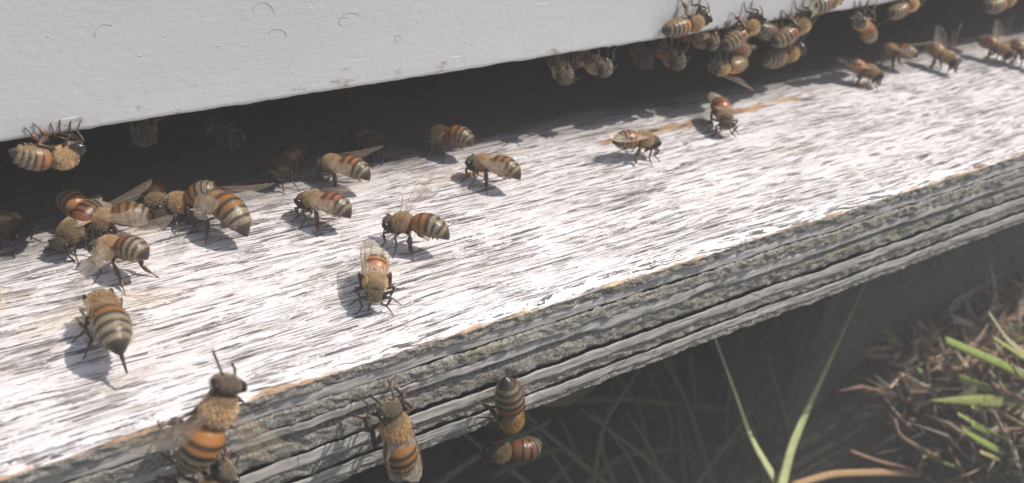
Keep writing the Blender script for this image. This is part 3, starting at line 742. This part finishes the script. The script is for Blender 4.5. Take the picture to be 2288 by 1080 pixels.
blade('grass_blade', 'green leaf bent over the litter above a curled leaf', 'grass blade', [(2330, 1000, -1.5), (2250, 985, -1.3), (2170, 950, -1)], ([0, 1], [.12, .08]), (.22, .30, .09), group=GG)
blade('dry_stalk', 'long straw coloured stalk arching along the bottom rim', 'stalk', [(1770, 1085, .0), (1860, 1058, .1), (2000, 1055, 0), (2150, 1068, -.4), (2330, 1090, -1)], ([0, .5, 1], [.10, .11, .10]), (.50, .33, .17), flat=1.3, mat=M_twig)
blade('dry_twig', 'forked brown twig bending down through the litter', 'twig', [(1998, 938, .6), (2010, 975, .2), (2080, 1015, -.2), (2150, 1050, -.6), (2300, 1060, -1.2)], ([0, .1, 1], [.09, .06, .09]), (.30, .20, .15), flat=1.2, mat=M_twig)
blade('dry_twig', 'thin reddish twig lying left of the forked one', 'twig', [(1900, 1008, .5), (1960, 1030, .2), (2040, 1050, -.1), (2110, 1075, -.4)], ([0, 1], [.06, .05]), (.34, .20, .15), flat=1.2, mat=M_twig)
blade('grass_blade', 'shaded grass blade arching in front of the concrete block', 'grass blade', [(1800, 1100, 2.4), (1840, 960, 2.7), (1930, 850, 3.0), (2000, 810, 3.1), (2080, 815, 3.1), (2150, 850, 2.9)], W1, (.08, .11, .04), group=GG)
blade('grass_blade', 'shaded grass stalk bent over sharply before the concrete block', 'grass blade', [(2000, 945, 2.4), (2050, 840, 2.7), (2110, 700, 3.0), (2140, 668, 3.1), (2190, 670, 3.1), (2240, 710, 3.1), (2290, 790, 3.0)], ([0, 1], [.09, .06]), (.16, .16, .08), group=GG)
rsd = np.random.default_rng(3)
sh = [((1460, 1100, 4.5), (1430, 900, 4.8), (1300, 760, 5)), ((1560, 1100, 4.2), (1520, 900, 4.5), (1440, 780, 4.8)), ((1600, 1100, 3.8), (1545, 930, 4.2), (1490, 790, 4.6)),
      ((1640, 1100, 4.2), (1620, 930, 4.6), (1660, 740, 4.8)), ((1300, 1090, 4.4), (1400, 1010, 4.6), (1700, 990, 5)), ((1180, 900, 3.8), (1400, 890, 4.2), (1620, 915, 4.2)),
      ((1210, 1100, 4.6), (1290, 1020, 4.9), (1250, 930, 5)), ((1100, 1060, 4), (1240, 1000, 4.4), (1330, 1030, 4.8)), ((1540, 790, 4.0), (1550, 860, 4.1), (1555, 920, 4.2)), ((1860, 1090, 2.8), (1868, 900, 3.0), (1872, 800, 3.1)),
      ((1600, 1010, 4), (1700, 950, 4.2), (1740, 945, 4.2)), ((1380, 1100, 3.9), (1340, 1000, 4.3), (1370, 860, 4.8)), ((960, 1090, 3.2), (1080, 1010, 3.6), (1230, 940, 4))]
adj = ['leaning far left', 'faint upright', 'pale upright', 'reddish upright', 'low slanting', 'level', 'short crooked', 'twisted', 'very short', 'straight thin', 'small level', 'thin curved', 'leftmost slanting']
for i in range(22):
    x0 = rsd.uniform(1150, 1950); dx = rsd.normal(-20, 110); y0 = rsd.uniform(3.0, 5.0); top = rsd.uniform(700, 930) + (1500 - x0) * .10
    q = [(x0, 1110, y0), (x0 + dx * .5 + rsd.normal(0, 25), (1110 + top) / 2, y0 + .1), (x0 + dx, top, y0 + .2)]
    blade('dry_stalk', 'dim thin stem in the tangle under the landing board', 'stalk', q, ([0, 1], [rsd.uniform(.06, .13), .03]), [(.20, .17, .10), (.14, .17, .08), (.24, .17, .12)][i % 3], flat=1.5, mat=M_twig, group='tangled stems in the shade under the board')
for i, (px, py, dx, dy, y) in enumerate(((2250, 760, -40, -60, .4), (2290, 800, -70, -45, 0), (2280, 930, -110, -20, -.5), (2200, 960, -60, -35, -.8), (2290, 1050, -100, -40, -1.6), (2120, 900, 60, 40, .2))):
    blade('grass_blade', ('short bright straw tip at the right rim above the cut blade', 'narrow yellow green blade at the right rim behind the cut one', 'thin level green blade at the right rim of the litter', 'slim green blade under the long level leaf', 'yellowed blade in the lower right corner', 'small pale blade crossing the end of the level leaf')[i], 'grass blade',
          [(px + 60, py - dy * .8, y - .2), (px, py, y), (px + dx, py + dy, y + .2)], ([0, 1], [.15, .06]), ((.75, .70, .45), (.55, .62, .2), (.4, .52, .15), (.45, .55, .16), (.6, .55, .25), (.7, .66, .4))[i], group=GG)
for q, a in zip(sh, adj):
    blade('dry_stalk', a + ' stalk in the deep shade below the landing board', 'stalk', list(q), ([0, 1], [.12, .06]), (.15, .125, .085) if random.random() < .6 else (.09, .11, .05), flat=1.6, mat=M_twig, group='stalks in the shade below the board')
blade('dry_leaf', 'dull olive dead leaf drooping under the plywood edge', 'leaf', [(1205, 900, 2.2), (1260, 880, 2.4), (1330, 865, 2.8)], ([0, .5, 1], [.10, .30, .06]), (.16, .14, .06), flat=6)

# litter: nobody could count it
mb = MB(); rl = np.random.default_rng(11)
for i in range(5200):
    x = rl.uniform(13.5, 34); y = rl.uniform(-9, 3.2)
    if x < 16.0 + .3 * y + rl.normal(0, 1): continue
    zg = float(ground_z(np.array([x]), np.array([y]))[0])
    a = rl.uniform(0, 6.28); el = rl.normal(.15, .35); ln = rl.uniform(.3, 1.8)
    d = np.array([math.cos(a) * math.cos(el), math.sin(a) * math.cos(el), math.sin(el)])
    p = np.array([x, y, zg + abs(rl.normal(.25, .3))])
    bend = rl.normal(0, .18, 3) * ln
    straw = rl.random() < .45
    c = np.array([(.55, .35, .25), (.66, .50, .37), (.33, .21, .15), (.74, .62, .47), (.30, .40, .12)][int(rl.choice(5, p=[.3, .25, .2, .15, .10]))]) * rl.uniform(.6, 1.1)
    r = rl.uniform(.02, .05)
    if straw: r *= .45; d[2] += .25; ln2 = 1.7; d = d * ln2; fl = rl.choice([1.2, 3.5, 5])
    mb.tube([p, p + d * ln * .5 + bend, p + d * ln], [r * .6, r, r * .2], c, 5, fl, side=rl.normal(0, 1, 3))
lit = mb.build('leaf_litter', M_twig); lit['kind'] = 'stuff'; lit['label'] = 'reddish brown dry needles and leaf litter on the ground'

# ------------------------------------------------------------------ added air volume, lifts the blacks like veiling lens glare
mb = MB(); boxm(mb, (-905, -905, -17.5), (905, 905, 16))
hz = mb.build('glare_haze', [], None, smooth=False); hz['kind'] = 'stuff'
hm = bpy.data.materials.new('glare_haze'); hm.use_nodes = True
nn = hm.node_tree.nodes; nn.remove(nn['Principled BSDF'])
pv = nn.new('ShaderNodeVolumePrincipled'); pv.inputs['Color'].default_value = (0.97, 0.96, 0.94, 1); pv.inputs['Density'].default_value = GLARE_HAZE; pv.inputs['Anisotropy'].default_value = 0.0
hm.node_tree.links.new(pv.outputs[0], nn['Material Output'].inputs['Volume'])
hz.data.materials.append(hm)
